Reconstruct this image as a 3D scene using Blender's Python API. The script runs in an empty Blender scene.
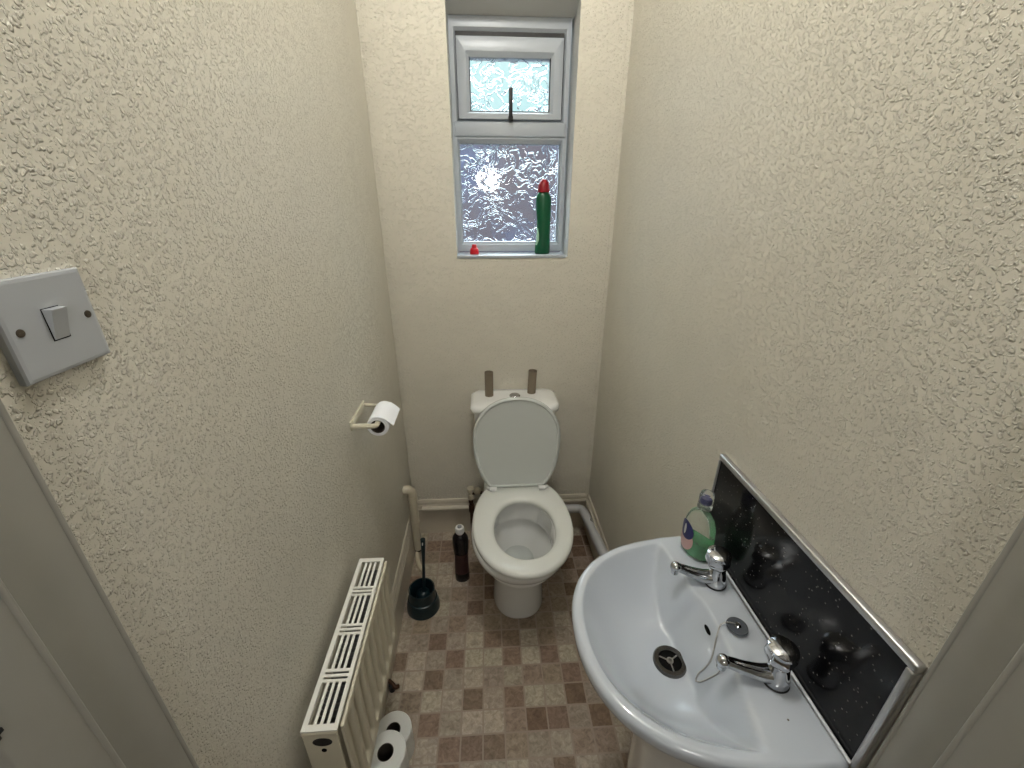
import bpy, bmesh, math, random
from mathutils import Vector, Matrix
PI = math.pi
random.seed(4)
COL = bpy.context.scene.collection
W, D = 0.912, 1.68            # room width, depth to the window wall
CEIL = 2.95

# ------------------------------------------------------------------ materials
def new_mat(name):
    m = bpy.data.materials.new(name); m.use_nodes = True
    nt = m.node_tree; b = nt.nodes['Principled BSDF']
    return m, nt, b
def simple(name, col, rough=.5, metal=0., spec=.5, coat=0., trans=0., ior=1.45, mott=0., mscale=30.):
    m, nt, b = new_mat(name)
    b.inputs['Base Color'].default_value = (*col, 1)
    b.inputs['Roughness'].default_value = rough
    b.inputs['Metallic'].default_value = metal
    b.inputs['Specular IOR Level'].default_value = spec
    b.inputs['Coat Weight'].default_value = coat
    b.inputs['Coat Roughness'].default_value = .05
    b.inputs['Transmission Weight'].default_value = trans
    b.inputs['IOR'].default_value = ior
    tc = nt.nodes.new('ShaderNodeTexCoord')
    n = nt.nodes.new('ShaderNodeTexNoise'); n.inputs['Scale'].default_value = mscale; n.inputs['Detail'].default_value = 4
    nt.links.new(tc.outputs['Object'], n.inputs['Vector'])
    if mott > 0:
        mx = nt.nodes.new('ShaderNodeMix'); mx.data_type = 'RGBA'
        mx.inputs['A'].default_value = (*[c*(1-mott) for c in col], 1)
        mx.inputs['B'].default_value = (*[min(1, c*(1+mott)) for c in col], 1)
        nt.links.new(n.outputs['Fac'], mx.inputs['Factor'])
        nt.links.new(mx.outputs['Result'], b.inputs['Base Color'])
    return m
def wallpaint(name, col, strength=.85, stipple=1.1, sz=1.13, zs=1.):
    m, nt, b = new_mat(name)
    b.inputs['Roughness'].default_value = .38
    b.inputs['Specular IOR Level'].default_value = .5
    tc = nt.nodes.new('ShaderNodeTexCoord')
    mp = nt.nodes.new('ShaderNodeMapping'); mp.inputs['Scale'].default_value = (1, 1, zs)
    nt.links.new(tc.outputs['Object'], mp.inputs['Vector'])
    nw = nt.nodes.new('ShaderNodeTexNoise'); nw.inputs['Scale'].default_value = 130; nw.inputs['Detail'].default_value = 1
    nt.links.new(mp.outputs[0], nw.inputs['Vector'])
    wv = nt.nodes.new('ShaderNodeVectorMath'); wv.operation = 'MULTIPLY_ADD'; wv.inputs[1].default_value = (.009, .009, .009)
    nt.links.new(nw.outputs['Color'], wv.inputs[0]); nt.links.new(mp.outputs[0], wv.inputs[2])
    r1s = []
    for sc_, lo, hi in ((155*sz, .22, .60), (270*sz, .2, .5)):
        vo = nt.nodes.new('ShaderNodeTexVoronoi'); vo.inputs['Scale'].default_value = sc_
        nt.links.new(wv.outputs[0], vo.inputs['Vector'])
        se = nt.nodes.new('ShaderNodeSeparateColor'); nt.links.new(vo.outputs['Color'], se.inputs[0])
        ra = nt.nodes.new('ShaderNodeMapRange'); ra.inputs['To Min'].default_value = lo; ra.inputs['To Max'].default_value = hi
        nt.links.new(se.outputs[0], ra.inputs['Value'])
        df = nt.nodes.new('ShaderNodeMath'); df.operation = 'SUBTRACT'; nt.links.new(ra.outputs[0], df.inputs[0]); nt.links.new(vo.outputs['Distance'], df.inputs[1])
        sm = nt.nodes.new('ShaderNodeMapRange'); sm.interpolation_type = 'SMOOTHSTEP'; sm.inputs['From Min'].default_value = 0; sm.inputs['From Max'].default_value = .22
        nt.links.new(df.outputs[0], sm.inputs['Value']); r1s.append(sm)
    r1 = nt.nodes.new('ShaderNodeMath'); r1.operation = 'MULTIPLY_ADD'; r1.inputs[1].default_value = .45
    nt.links.new(r1s[1].outputs[0], r1.inputs[0]); nt.links.new(r1s[0].outputs[0], r1.inputs[2])
    n2 = nt.nodes.new('ShaderNodeTexNoise'); n2.inputs['Scale'].default_value = 9; n2.inputs['Detail'].default_value = 3
    nt.links.new(mp.outputs[0], n2.inputs['Vector'])
    add = nt.nodes.new('ShaderNodeMath'); add.operation = 'MULTIPLY_ADD'
    nt.links.new(n2.outputs['Fac'], add.inputs[0]); add.inputs[1].default_value = .6
    nt.links.new(r1.outputs[0], add.inputs[2])
    bp = nt.nodes.new('ShaderNodeBump'); bp.inputs['Strength'].default_value = strength; bp.inputs['Distance'].default_value = .0022*stipple
    nt.links.new(add.outputs[0], bp.inputs['Height']); nt.links.new(bp.outputs[0], b.inputs['Normal'])
    mx = nt.nodes.new('ShaderNodeMix'); mx.data_type = 'RGBA'
    mx.inputs['A'].default_value = (*[c*.94 for c in col], 1); mx.inputs['B'].default_value = (*[min(1, c*1.05) for c in col], 1)
    nt.links.new(n2.outputs['Fac'], mx.inputs['Factor']); nt.links.new(mx.outputs['Result'], b.inputs['Base Color'])
    return m
WALLC = (.675, .642, .553)
M = {}
M['wall'] = wallpaint('stippled_cream_paint', WALLC)
M['wall_back'] = wallpaint('stippled_cream_paint_back', WALLC, .7, 1.4, .5, 1.7)
M['ceiling'] = simple('ceiling_paint', (.8, .79, .76), .8, mott=.03)
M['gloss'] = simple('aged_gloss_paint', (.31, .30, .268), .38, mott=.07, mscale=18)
M['skirt'] = simple('skirting_gloss', (.58, .53, .44), .35, mott=.05)
M['reveal'] = simple('reveal_paint', (.55, .55, .53), .6, mott=.03)
M['upvc'] = simple('window_plastic', (.39, .425, .47), .3, mott=.02)
M['black_rubber'] = simple('black_rubber', (.01, .01, .012), .5)
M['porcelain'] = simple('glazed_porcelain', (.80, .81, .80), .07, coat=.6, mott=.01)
M['porcelain_basin'] = simple('daylight_tinted_porcelain', (.53, .575, .635), .07, coat=.6, mott=.01)  # darker, bluer porcelain copy: daylight on the bowl is put into its colour
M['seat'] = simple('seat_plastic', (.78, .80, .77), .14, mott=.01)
M['lid'] = simple('shade_toned_lid_plastic', (.62, .65, .63), .2, mott=.01)  # grey copy of the white seat plastic; upright shading put into the colour
M['chrome'] = simple('chrome', (.52, .53, .55), .06, metal=1.)
M['steel'] = simple('dull_steel', (.45, .44, .42), .3, metal=1., mott=.1)
M['dark_steel'] = simple('tarnished_chrome', (.12, .115, .11), .22, metal=1., mott=.2)
M['alu'] = simple('brushed_aluminium', (.55, .55, .56), .35, metal=.9, mott=.05)
M['rad'] = simple('radiator_enamel', (.62, .58, .46), .35, mott=.03)
M['radtop'] = simple('toplit_grille_enamel', (.84, .83, .77), .35, mott=.02)  # lighter copy of the radiator enamel, light from above painted in
M['dark'] = simple('dark_gap', (.006, .006, .006), .9, spec=.05)
M['fin'] = simple('radiator_fin_steel', (.20, .20, .20), .5, mott=.2)
M['switch'] = simple('switch_plastic', (.42, .44, .465), .28, mott=.01)
M['switch_rocker'] = simple('rocker_plastic', (.48, .50, .53), .25, mott=.01)
M['brass'] = simple('dull_screw', (.12, .10, .08), .4, metal=.8)
M['pipe'] = simple('painted_pipe', (.55, .50, .39), .3, mott=.06)
M['waste'] = simple('grey_plastic_pipe', (.55, .56, .57), .3, mott=.04)
M['tissue'] = simple('tissue_paper', (.86, .88, .92), .95, spec=.1, mott=.02, mscale=200)
M['tissue_dim'] = simple('tissue_paper_shaded', (.78, .79, .76), .95, spec=.1, mott=.02, mscale=200)  # dimmed copy of the white tissue; weaker light is put into the colour
M['card'] = simple('cardboard', (.22, .18, .13), .85, mott=.08, mscale=80)
M['card_dark'] = simple('cardboard_core', (.06, .05, .04), .9, mott=.1)
M['brushpot'] = simple('dark_teal_plastic', (.006, .020, .026), .3, mott=.1)
M['bottle_black'] = simple('dark_bottle_plastic', (.010, .008, .010), .25, mott=.1)
M['bottle_label'] = simple('dark_maroon_label', (.045, .015, .015), .4, mott=.5, mscale=60)
M['white_plastic'] = simple('white_cap_plastic', (.72, .73, .73), .3, mott=.02)
M['grey_plastic'] = simple('grey_button_plastic', (.25, .27, .30), .4, mott=.02)
M['green'] = simple('green_bottle_plastic', (.0, .08, .03), .3, mott=.12, mscale=25)
M['red'] = simple('red_cap_plastic', (.55, .008, .02), .3, mott=.05)
M['red_dark'] = simple('red_bottle_cap_plastic', (.26, .006, .015), .3, mott=.05)
M['pale_print'] = simple('pale_label_print', (.35, .55, .40), .4, mott=.4, mscale=120)
M['liquid'] = simple('green_liquid_soap', (.10, .50, .20), .15, trans=.55, mott=.35, mscale=70)
M['soap_bottle'] = simple('clear_soap_bottle', (.92, .97, .94), .06, trans=.92, ior=1.2)
M['navy'] = simple('navy_label', (.012, .015, .11), .3, mott=.3, mscale=90)
M['pink'] = simple('pink_label', (.52, .34, .33), .4, mott=.1)
M['clear'] = simple('clear_cap_plastic', (.92, .95, .95), .08, trans=.93, ior=1.15)
M['plug'] = simple('grey_rubber_plug', (.09, .10, .115), .3, mott=.1)
M['water'] = simple('water', (.85, .9, .9), .0, trans=1., ior=1.33)
M['copper'] = simple('old_copper', (.07, .035, .02), .45, metal=.6, mott=.3)
M['hall_floor'] = simple('hall_wood_floor', (.14, .085, .045), .5, mott=.3)
M['hall_wall'] = simple('hall_wall_paint', (.45, .42, .36), .7, mott=.04)
M['silicone'] = simple('silicone_bead', (.66, .68, .70), .4, mott=.06)

# black speckled splashback
m, nt, b = new_mat('black_speckled_laminate'); M['splash'] = m
b.inputs['Roughness'].default_value = .13; b.inputs['Specular IOR Level'].default_value = .2
tc = nt.nodes.new('ShaderNodeTexCoord')
v = nt.nodes.new('ShaderNodeTexVoronoi'); v.inputs['Scale'].default_value = 135
nt.links.new(tc.outputs['Object'], v.inputs['Vector'])
lt = nt.nodes.new('ShaderNodeMath'); lt.operation = 'LESS_THAN'; lt.inputs[1].default_value = .16
nt.links.new(v.outputs['Distance'], lt.inputs[0])
sep = nt.nodes.new('ShaderNodeSeparateColor'); nt.links.new(v.outputs['Color'], sep.inputs[0])
gt = nt.nodes.new('ShaderNodeMath'); gt.operation = 'GREATER_THAN'; gt.inputs[1].default_value = .86
nt.links.new(sep.outputs[0], gt.inputs[0])
mu = nt.nodes.new('ShaderNodeMath'); mu.operation = 'MULTIPLY'; nt.links.new(lt.outputs[0], mu.inputs[0]); nt.links.new(gt.outputs[0], mu.inputs[1])
mx = nt.nodes.new('ShaderNodeMix'); mx.data_type = 'RGBA'
mx.inputs['A'].default_value = (.006, .006, .007, 1); mx.inputs['B'].default_value = (.16, .155, .145, 1)
nt.links.new(mu.outputs[0], mx.inputs['Factor']); nt.links.new(mx.outputs['Result'], b.inputs['Base Color'])

# vinyl tile floor: tile colour comes per tile, mottling from noise
m, nt, b = new_mat('tile_pattern_vinyl'); M['floor'] = m
b.inputs['Roughness'].default_value = .42; b.inputs['Specular IOR Level'].default_value = .35
at = nt.nodes.new('ShaderNodeAttribute'); at.attribute_name = 'tile'
uv = nt.nodes.new('ShaderNodeAttribute'); uv.attribute_name = 'cell'
tc = nt.nodes.new('ShaderNodeTexCoord')
n1 = nt.nodes.new('ShaderNodeTexNoise'); n1.inputs['Scale'].default_value = 55; n1.inputs['Detail'].default_value = 5; n1.inputs['Roughness'].default_value = .65
n1.inputs['Distortion'].default_value = .8
nt.links.new(tc.outputs['Object'], n1.inputs['Vector'])
r = nt.nodes.new('ShaderNodeValToRGB'); r.color_ramp.elements[0].position = .3; r.color_ramp.elements[0].color = (.62, .60, .58, 1)
r.color_ramp.elements[1].position = .72; r.color_ramp.elements[1].color = (1.28, 1.3, 1.3, 1)
nt.links.new(n1.outputs['Fac'], r.inputs[0])
ml = nt.nodes.new('ShaderNodeMix'); ml.data_type = 'RGBA'; ml.blend_type = 'MULTIPLY'; ml.inputs['Factor'].default_value = 1
nt.links.new(at.outputs['Color'], ml.inputs['A']); nt.links.new(r.outputs[0], ml.inputs['B'])
# grout from distance to tile edge
sx = nt.nodes.new('ShaderNodeSeparateXYZ'); nt.links.new(uv.outputs['Vector'], sx.inputs[0])
def edge(sock):
    a = nt.nodes.new('ShaderNodeMath'); a.operation = 'SUBTRACT'; a.inputs[1].default_value = .5; nt.links.new(sock, a.inputs[0])
    c = nt.nodes.new('ShaderNodeMath'); c.operation = 'ABSOLUTE'; nt.links.new(a.outputs[0], c.inputs[0]); return c
ea, eb = edge(sx.outputs[0]), edge(sx.outputs[1])
mxm = nt.nodes.new('ShaderNodeMath'); mxm.operation = 'MAXIMUM'; nt.links.new(ea.outputs[0], mxm.inputs[0]); nt.links.new(eb.outputs[0], mxm.inputs[1])
n3 = nt.nodes.new('ShaderNodeTexNoise'); n3.inputs['Scale'].default_value = 140; nt.links.new(tc.outputs['Object'], n3.inputs['Vector'])
sb = nt.nodes.new('ShaderNodeMath'); sb.operation = 'MULTIPLY_ADD'; sb.inputs[1].default_value = .03; nt.links.new(n3.outputs['Fac'], sb.inputs[0]); nt.links.new(mxm.outputs[0], sb.inputs[2])
rg = nt.nodes.new('ShaderNodeValToRGB'); rg.color_ramp.elements[0].position = .470; rg.color_ramp.elements[1].position = .488
nt.links.new(sb.outputs[0], rg.inputs[0])
mg = nt.nodes.new('ShaderNodeMix'); mg.data_type = 'RGBA'
nt.links.new(rg.outputs[0], mg.inputs['Factor']); nt.links.new(ml.outputs['Result'], mg.inputs['A']); mg.inputs['B'].default_value = (.36, .29, .235, 1)
nt.links.new(mg.outputs['Result'], b.inputs['Base Color'])
bp = nt.nodes.new('ShaderNodeBump'); bp.inputs['Strength'].default_value = .15; bp.inputs['Distance'].default_value = .001
nt.links.new(n1.outputs['Fac'], bp.inputs['Height']); nt.links.new(bp.outputs[0], b.inputs['Normal'])

# patterned obscure glass
m, nt, b = new_mat('obscure_glass'); M['glass'] = m
b.inputs['Base Color'].default_value = (.97, 1, 1, 1); b.inputs['Transmission Weight'].default_value = 1
b.inputs['Roughness'].default_value = .02; b.inputs['IOR'].default_value = 1.5
tc = nt.nodes.new('ShaderNodeTexCoord')
nd = nt.nodes.new('ShaderNodeTexNoise'); nd.inputs['Scale'].default_value = 14; nd.inputs['Detail'].default_value = 2
nt.links.new(tc.outputs['Object'], nd.inputs['Vector'])
vm = nt.nodes.new('ShaderNodeVectorMath'); vm.operation = 'MULTIPLY_ADD'; vm.inputs[1].default_value = (.09, .09, .09)
nt.links.new(nd.outputs['Color'], vm.inputs[0]); nt.links.new(tc.outputs['Object'], vm.inputs[2])
vo = nt.nodes.new('ShaderNodeTexNoise'); vo.inputs['Scale'].default_value = 11; vo.inputs['Detail'].default_value = 0; vo.inputs['Distortion'].default_value = 1.6
nt.links.new(vm.outputs[0], vo.inputs['Vector'])
pp = nt.nodes.new('ShaderNodeMath'); pp.operation = 'PINGPONG'; pp.inputs[1].default_value = .08
nt.links.new(vo.outputs['Fac'], pp.inputs[0])
sc = nt.nodes.new('ShaderNodeMath'); sc.operation = 'MULTIPLY'; sc.inputs[1].default_value = 12.5; nt.links.new(pp.outputs[0], sc.inputs[0])
pw = nt.nodes.new('ShaderNodeMath'); pw.operation = 'POWER'; pw.inputs[1].default_value = 9; nt.links.new(sc.outputs[0], pw.inputs[0])
bp = nt.nodes.new('ShaderNodeBump'); bp.inputs['Strength'].default_value = .62; bp.inputs['Distance'].default_value = .0026
nt.links.new(pw.outputs[0], bp.inputs['Height']); nt.links.new(bp.outputs[0], b.inputs['Normal'])

# outside brickwork
m, nt, b = new_mat('outside_brick'); M['brick'] = m
tc = nt.nodes.new('ShaderNodeTexCoord'); br = nt.nodes.new('ShaderNodeTexBrick')
mp = nt.nodes.new('ShaderNodeMapping'); mp.inputs['Rotation'].default_value = (PI/2, 0, 0); nt.links.new(tc.outputs['Object'], mp.inputs['Vector'])
br.inputs['Scale'].default_value = 4; br.inputs['Color1'].default_value = (0.033, 0.022, 0.029, 1); br.inputs['Color2'].default_value = (0.040, 0.028, 0.035, 1); br.inputs['Mortar'].default_value = (0.040, 0.033, 0.040, 1)
nt.links.new(mp.outputs[0], br.inputs['Vector']); b.inputs['Roughness'].default_value = .9
nb_ = nt.nodes.new('ShaderNodeTexNoise'); nb_.inputs['Scale'].default_value = 1.1; nb_.inputs['Detail'].default_value = 2; nt.links.new(tc.outputs['Object'], nb_.inputs['Vector'])
rb_ = nt.nodes.new('ShaderNodeValToRGB'); rb_.color_ramp.elements[0].position = .40; rb_.color_ramp.elements[1].position = .60; nt.links.new(nb_.outputs['Fac'], rb_.inputs[0])
mb_ = nt.nodes.new('ShaderNodeMix'); mb_.data_type = 'RGBA'; mb_.inputs['B'].default_value = (.030, .038, .075, 1)
nt.links.new(rb_.outputs[0], mb_.inputs['Factor']); nt.links.new(br.outputs['Color'], mb_.inputs['A']); nt.links.new(mb_.outputs['Result'], b.inputs['Base Color'])

# ------------------------------------------------------------------ mesh helpers
def finish(name, bm, mat, parent=None, smooth=False, auto=None):
    bmesh.ops.recalc_face_normals(bm, faces=bm.faces)
    me = bpy.data.meshes.new(name); bm.to_mesh(me); bm.free()
    mats = mat if isinstance(mat, (list, tuple)) else [mat]
    for k in mats: me.materials.append(k)
    if smooth or auto:
        for p in me.polygons: p.use_smooth = True
    if auto:
        me.set_sharp_from_angle(angle=math.radians(auto))
    o = bpy.data.objects.new(name, me); COL.objects.link(o)
    if parent: o.parent = parent
    return o
def thing(name, label, cat, loc=(0, 0, 0), group=None):
    o = bpy.data.objects.new(name, None); COL.objects.link(o); o.location = loc; o.empty_display_size = .05
    o['label'] = label; o['category'] = cat
    if group: o['group'] = group
    return o
def tag(o, label, cat, group=None):
    o['label'] = label; o['category'] = cat
    if group: o['group'] = group
    return o
def struct(o):
    o['kind'] = 'structure'; return o
def box(bm, x0, x1, y0, y1, z0, z1, bev=0, seg=2):
    vs = [bm.verts.new((x, y, z)) for x in (x0, x1) for y in (y0, y1) for z in (z0, z1)]
    idx = [(0, 1, 3, 2), (4, 6, 7, 5), (0, 4, 5, 1), (2, 3, 7, 6), (0, 2, 6, 4), (1, 5, 7, 3)]
    fs = [bm.faces.new([vs[i] for i in f]) for f in idx]
    if bev > 0:
        es = list({e for f in fs for e in f.edges})
        bmesh.ops.bevel(bm, geom=es, offset=bev, segments=seg, profile=.5, affect='EDGES')
def mkbox(name, b, mat, parent=None, bev=0, seg=2):
    bm = bmesh.new(); box(bm, *b, bev=bev, seg=seg)
    return finish(name, bm, mat, parent, auto=40 if bev else None)
def lathe(bm, prof, c=(0, 0), n=40, sx=1, sy=1, cap0=True, cap1=True, rot=0, zfun=None):
    rings = []
    for r_, z in prof:
        ring = []
        for i in range(n):
            a = 2*PI*i/n
            x, y = r_*sx*math.cos(a), r_*sy*math.sin(a)
            x, y = x*math.cos(rot)-y*math.sin(rot), x*math.sin(rot)+y*math.cos(rot)
            ring.append(bm.verts.new((c[0]+x, c[1]+y, z)))
        rings.append(ring)
    for a, b_ in zip(rings, rings[1:]):
        for i in range(n):
            j = (i+1) % n
            bm.faces.new((a[i], a[j], b_[j], b_[i]))
    if cap0: bm.faces.new(rings[0])
    if cap1: bm.faces.new(rings[-1])
    return rings
def mklathe(name, prof, mat, parent=None, auto=35, **k):
    bm = bmesh.new(); lathe(bm, prof, **k); return finish(name, bm, mat, parent, auto=auto)
def loftrings(bm, rings, cap0=True, cap1=True, closed=True):
    vr = [[bm.verts.new(p) for p in ring] for ring in rings]
    n = len(vr[0])
    for a, b_ in zip(vr, vr[1:]):
        for i in range(n if closed else n-1):
            j = (i+1) % n
            bm.faces.new((a[i], a[j], b_[j], b_[i]))
    if cap0: bm.faces.new(vr[0])
    if cap1: bm.faces.new(vr[-1])
    return vr
def catmull(pts, per=8):
    P = [Vector(p) for p in pts]; P = [P[0]*2-P[1]]+P+[P[-1]*2-P[-2]]
    out = []
    for i in range(1, len(P)-2):
        for k in range(per):
            t = k/per; a, b_, c, d = P[i-1:i+3]
            out.append(.5*((2*b_)+(c-a)*t+(2*a-5*b_+4*c-d)*t*t+(3*b_-a-3*c+d)*t**3))
    out.append(P[-2]); return out
def tube(bm, pts, rad, n=14, cap=True):
    pts = [Vector(p) for p in pts]
    if not isinstance(rad, (list, tuple)): rad = [rad]*len(pts)
    rings = []; up = None
    for i, p in enumerate(pts):
        t = (pts[min(i+1, len(pts)-1)]-pts[max(i-1, 0)]).normalized()
        if up is None:
            up = Vector((0, 0, 1)) if abs(t.z) < .9 else Vector((0, 1, 0))
        s = t.cross(up).normalized(); up = s.cross(t).normalized()
        rings.append([p+(s*math.cos(2*PI*k/n)+up*math.sin(2*PI*k/n))*rad[i] for k in range(n)])
    loftrings(bm, rings, cap, cap)
def mktube(name, pts, rad, mat, parent=None, n=14, smoothpath=0):
    bm = bmesh.new()
    if smoothpath:
        q = catmull(pts, smoothpath)
        if isinstance(rad, (list, tuple)):
            rr = []
            for i in range(len(rad)-1):
                for k in range(smoothpath): rr.append(rad[i]+(rad[i+1]-rad[i])*k/smoothpath)
            rr.append(rad[-1]); rad = rr
        pts = q
    tube(bm, pts, rad, n); return finish(name, bm, mat, parent, auto=50)
def bend(pts, r=.03, k=6):            # round the corners of a polyline
    pts = [Vector(p) for p in pts]; out = [pts[0]]
    for a, b_, c in zip(pts, pts[1:], pts[2:]):
        u, v = (a-b_).normalized(), (c-b_).normalized()
        p0, p1 = b_+u*r, b_+v*r
        for i in range(k+1):
            t = i/k; out.append(p0*(1-t)**2+b_*2*t*(1-t)+p1*t*t)
    out.append(pts[-1]); return out

# ------------------------------------------------------------------ camera
cam = bpy.data.cameras.new('camera'); co = bpy.data.objects.new('camera', cam); COL.objects.link(co)
cam.sensor_width = 36; cam.lens = 421.92/1024*36; cam.clip_start = .01
yaw, pit, rol = .063618, .414037, .002717
fw = Vector((math.sin(yaw)*math.cos(pit), math.cos(yaw)*math.cos(pit), -math.sin(pit)))
rt = Vector((math.cos(yaw), -math.sin(yaw), 0)); up = rt.cross(fw)
rt2 = rt*math.cos(rol)+up*math.sin(rol); up2 = -rt*math.sin(rol)+up*math.cos(rol)
co.matrix_world = Matrix(((rt2.x, up2.x, -fw.x, .39386), (rt2.y, up2.y, -fw.y, -.08759), (rt2.z, up2.z, -fw.z, 1.62224), (0, 0, 0, 1)))
bpy.context.scene.camera = co

# ------------------------------------------------------------------ room shell
YF = .10     # front face of the door frame
WX0, WX1, WZ0, WZ1 = .284, .732, 1.405, 2.245       # window opening
struct(mkbox('wall_left', (-.12, 0, YF+.02, D+.18, -.02, CEIL+.02), M['wall']))
struct(mkbox('wall_right', (W, W+.12, YF+.02, D+.18, -.02, CEIL+.02), M['wall']))
bm = bmesh.new()
Y0, Y1 = D, D+.18
xs = [0, WX0, WX1, W]; zs = [0, WZ0, WZ1, CEIL]
for i in range(3):
    for j in range(3):
        if i == 1 and j == 1: continue
        vs = [bm.verts.new(p) for p in ((xs[i], Y0, zs[j]), (xs[i+1], Y0, zs[j]), (xs[i+1], Y0, zs[j+1]), (xs[i], Y0, zs[j+1]))]
        bm.faces.new(vs)
        vs = [bm.verts.new((p.co.x, Y1, p.co.z)) for p in vs]; bm.faces.new(vs)
bmesh.ops.remove_doubles(bm, verts=bm.verts, dist=1e-5)
# reveal faces
def quad(bm, a, b_, c, d, mi=0):
    f = bm.faces.new([bm.verts.new(p) for p in (a, b_, c, d)]); f.material_index = mi; return f
quad(bm, (WX0, Y0, WZ0), (WX0, Y1, WZ0), (WX0, Y1, WZ1), (WX0, Y0, WZ1), 1)
quad(bm, (WX1, Y0, WZ0), (WX1, Y1, WZ0), (WX1, Y1, WZ1), (WX1, Y0, WZ1), 1)
quad(bm, (WX0, Y0, WZ0), (WX1, Y0, WZ0), (WX1, Y1, WZ0), (WX0, Y1, WZ0), 1)
quad(bm, (WX0, Y0, WZ1), (WX1, Y0, WZ1), (WX1, Y0+.09, 2.207), (WX0, Y0+.09, 2.207), 1); quad(bm, (WX0, Y0+.09, 2.207), (WX1, Y0+.09, 2.207), (WX1, Y1, 2.207), (WX0, Y1, 2.207), 1)
quad(bm, (WX0, Y1, 2.207), (WX1, Y1, 2.207), (WX1, Y1, WZ1), (WX0, Y1, WZ1), 1)
for p, q in (((0, Y0, 0), (W, Y1, 0)), ((0, Y0, CEIL), (W, Y1, CEIL))):
    quad(bm, p, (q[0], Y0, p[2]), (q[0], Y1, p[2]), (0, Y1, p[2]))
quad(bm, (0, Y0, 0), (0, Y1, 0), (0, Y1, CEIL), (0, Y0, CEIL)); quad(bm, (W, Y0, 0), (W, Y1, 0), (W, Y1, CEIL), (W, Y0, CEIL))
bmesh.ops.remove_doubles(bm, verts=bm.verts, dist=1e-5)
struct(finish('wall_back', bm, [M['wall_back'], M['reveal']]))
struct(mkbox('ceiling', (-.80, 1.72, -1.37, D+.18, CEIL, CEIL+.05), M['ceiling']))
# thin paint ridges where the wallpaper overlaps in the corners
struct(mkbox('trim_1', (.0, .003, D-.016, D-.013, .2, CEIL), M['wall_back'], bev=.0012))
struct(mkbox('trim_2', (W-.022, W-.016, D-.003, D, .2, CEIL), M['wall_back'], bev=.0012))

# floor with its printed tile pattern
TS, TX, TY, TP = .073015, .3555, 1.092966, -.0063
rows = {-9: 'GLLGMMGMMMMMMM', -8: 'LLLLGGMMMMGLMM', -7: 'GBBBGGMMMMMDDM', -6: 'GMBMGMMMMMMDMD', -5: 'GLLMBMMMMMDMMD', -4: 'BLLLBDMMMMMDMM', -3: 'LBGMMDMMMMDDMM',
        -2: 'GLLGBMMMMMMDMM', -1: 'GMGMGMMMMLDMGM', 0: 'LGBGLBBLMGMLGM', 1: 'BLGBLLBLBLMGBL', 2: 'LLBGLGGMMBMGLB', 3: 'GMLLBGBLLDGLGM',
        4: 'LGBGLLMDBGDGBL', 5: 'GLLBBBMGLMMLBG', 6: 'BGLBGLLGBLGBLM', 7: 'LBGLBGMLBGLBGL'}
cols = {'L': (.46, .40, .32), 'G': (.385, .325, .262), 'B': (.265, .19, .143), 'D': (.205, .137, .094), 'M': (.325, .255, .197)}
bm = bmesh.new(); lc = bm.loops.layers.float_color.new('tile'); lv = bm.loops.layers.float_vector.new('cell')
ct, st = math.cos(TP), math.sin(TP)
def T(i, j): return (TX+ct*i*TS+st*j*TS, TY+st*i*TS-ct*j*TS)
for j in range(-9, 20):
    for i in range(-7, 11):
        k = rows[j][min(13, max(0, i+5))] if j in rows and -5 <= i <= 8 else random.choice('LGBGLM')
        c = cols[k]; v_ = random.uniform(.9, 1.1); c = (c[0]*v_, c[1]*v_*random.uniform(.97, 1.03), c[2]*v_, 1)
        pts = []
        for a, b_ in ((i, j), (i+1, j), (i+1, j+1), (i, j+1)):
            x, y = T(a, b_); cx, cy = min(W, max(0, x)), min(D, max(.0, y))
            # cell coordinate of the clamped corner
            pts.append(((cx, cy, 0), (a-i+(cx-x)/TS, b_-j-(cy-y)/TS, 0)))
        if abs(pts[0][0][0]-pts[1][0][0]) < 1e-4 or abs(pts[0][0][1]-pts[3][0][1]) < 1e-4: continue
        f = bm.faces.new([bm.verts.new(p[0]) for p in pts])
        for l, p in zip(f.loops, pts): l[lc] = c; l[lv] = p[1]
fl = finish('floor', bm, M['floor']); struct(fl)
struct(mkbox('trim_3', (-1.0, 2.0, -1.3, -.002, -.03, -.001), M['hall_floor']))
# hallway the picture is taken from
struct(mkbox('wall_hall_left', (-.75, -.68, -1.3, YF+.05, 0, CEIL), M['hall_wall']))
struct(mkbox('wall_hall_right', (1.6, 1.67, -1.3, YF+.05, 0, CEIL), M['hall_wall']))
struct(mkbox('wall_hall_back', (-.75, 1.67, -1.37, -1.3, 0, CEIL), M['hall_wall']))
struct(mkbox('wall_front_left', (-.75, -.06, YF+.02, .19, 0, CEIL), M['hall_wall']))
struct(mkbox('wall_front_right', (W+.06, 1.67, YF+.02, .19, 0, CEIL), M['hall_wall']))
struct(mkbox('wall_front', (-.03, W+.03, YF+.02, .19, 2.12, CEIL), M['wall']))

# skirting boards with a moulded top
def skirting(name, prof_to, L0, L1):
    prof = [(0, 0), (.015, 0), (.015, .155), (.012, .160), (.012, .176), (.0085, .181), (.0085, .193), (.004, .206), (0, .208)]
    bm = bmesh.new()
    r0 = [bm.verts.new(prof_to(d, z, L0)) for d, z in prof]; r1 = [bm.verts.new(prof_to(d, z, L1)) for d, z in prof]
    n = len(prof)
    for i in range(n): bm.faces.new((r0[i], r0[(i+1) % n], r1[(i+1) % n], r1[i]))
    bm.faces.new(r0); bm.faces.new(r1)
    return struct(finish(name, bm, M['skirt']))
skirting('baseboard_left', lambda d, z, t: (d, t, z), .235, D)
skirting('baseboard_back', lambda d, z, t: (t, D-d, z), .016, W-.016)
skirting('baseboard_right', lambda d, z, t: (W-d, t, z), .235, D)

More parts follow.
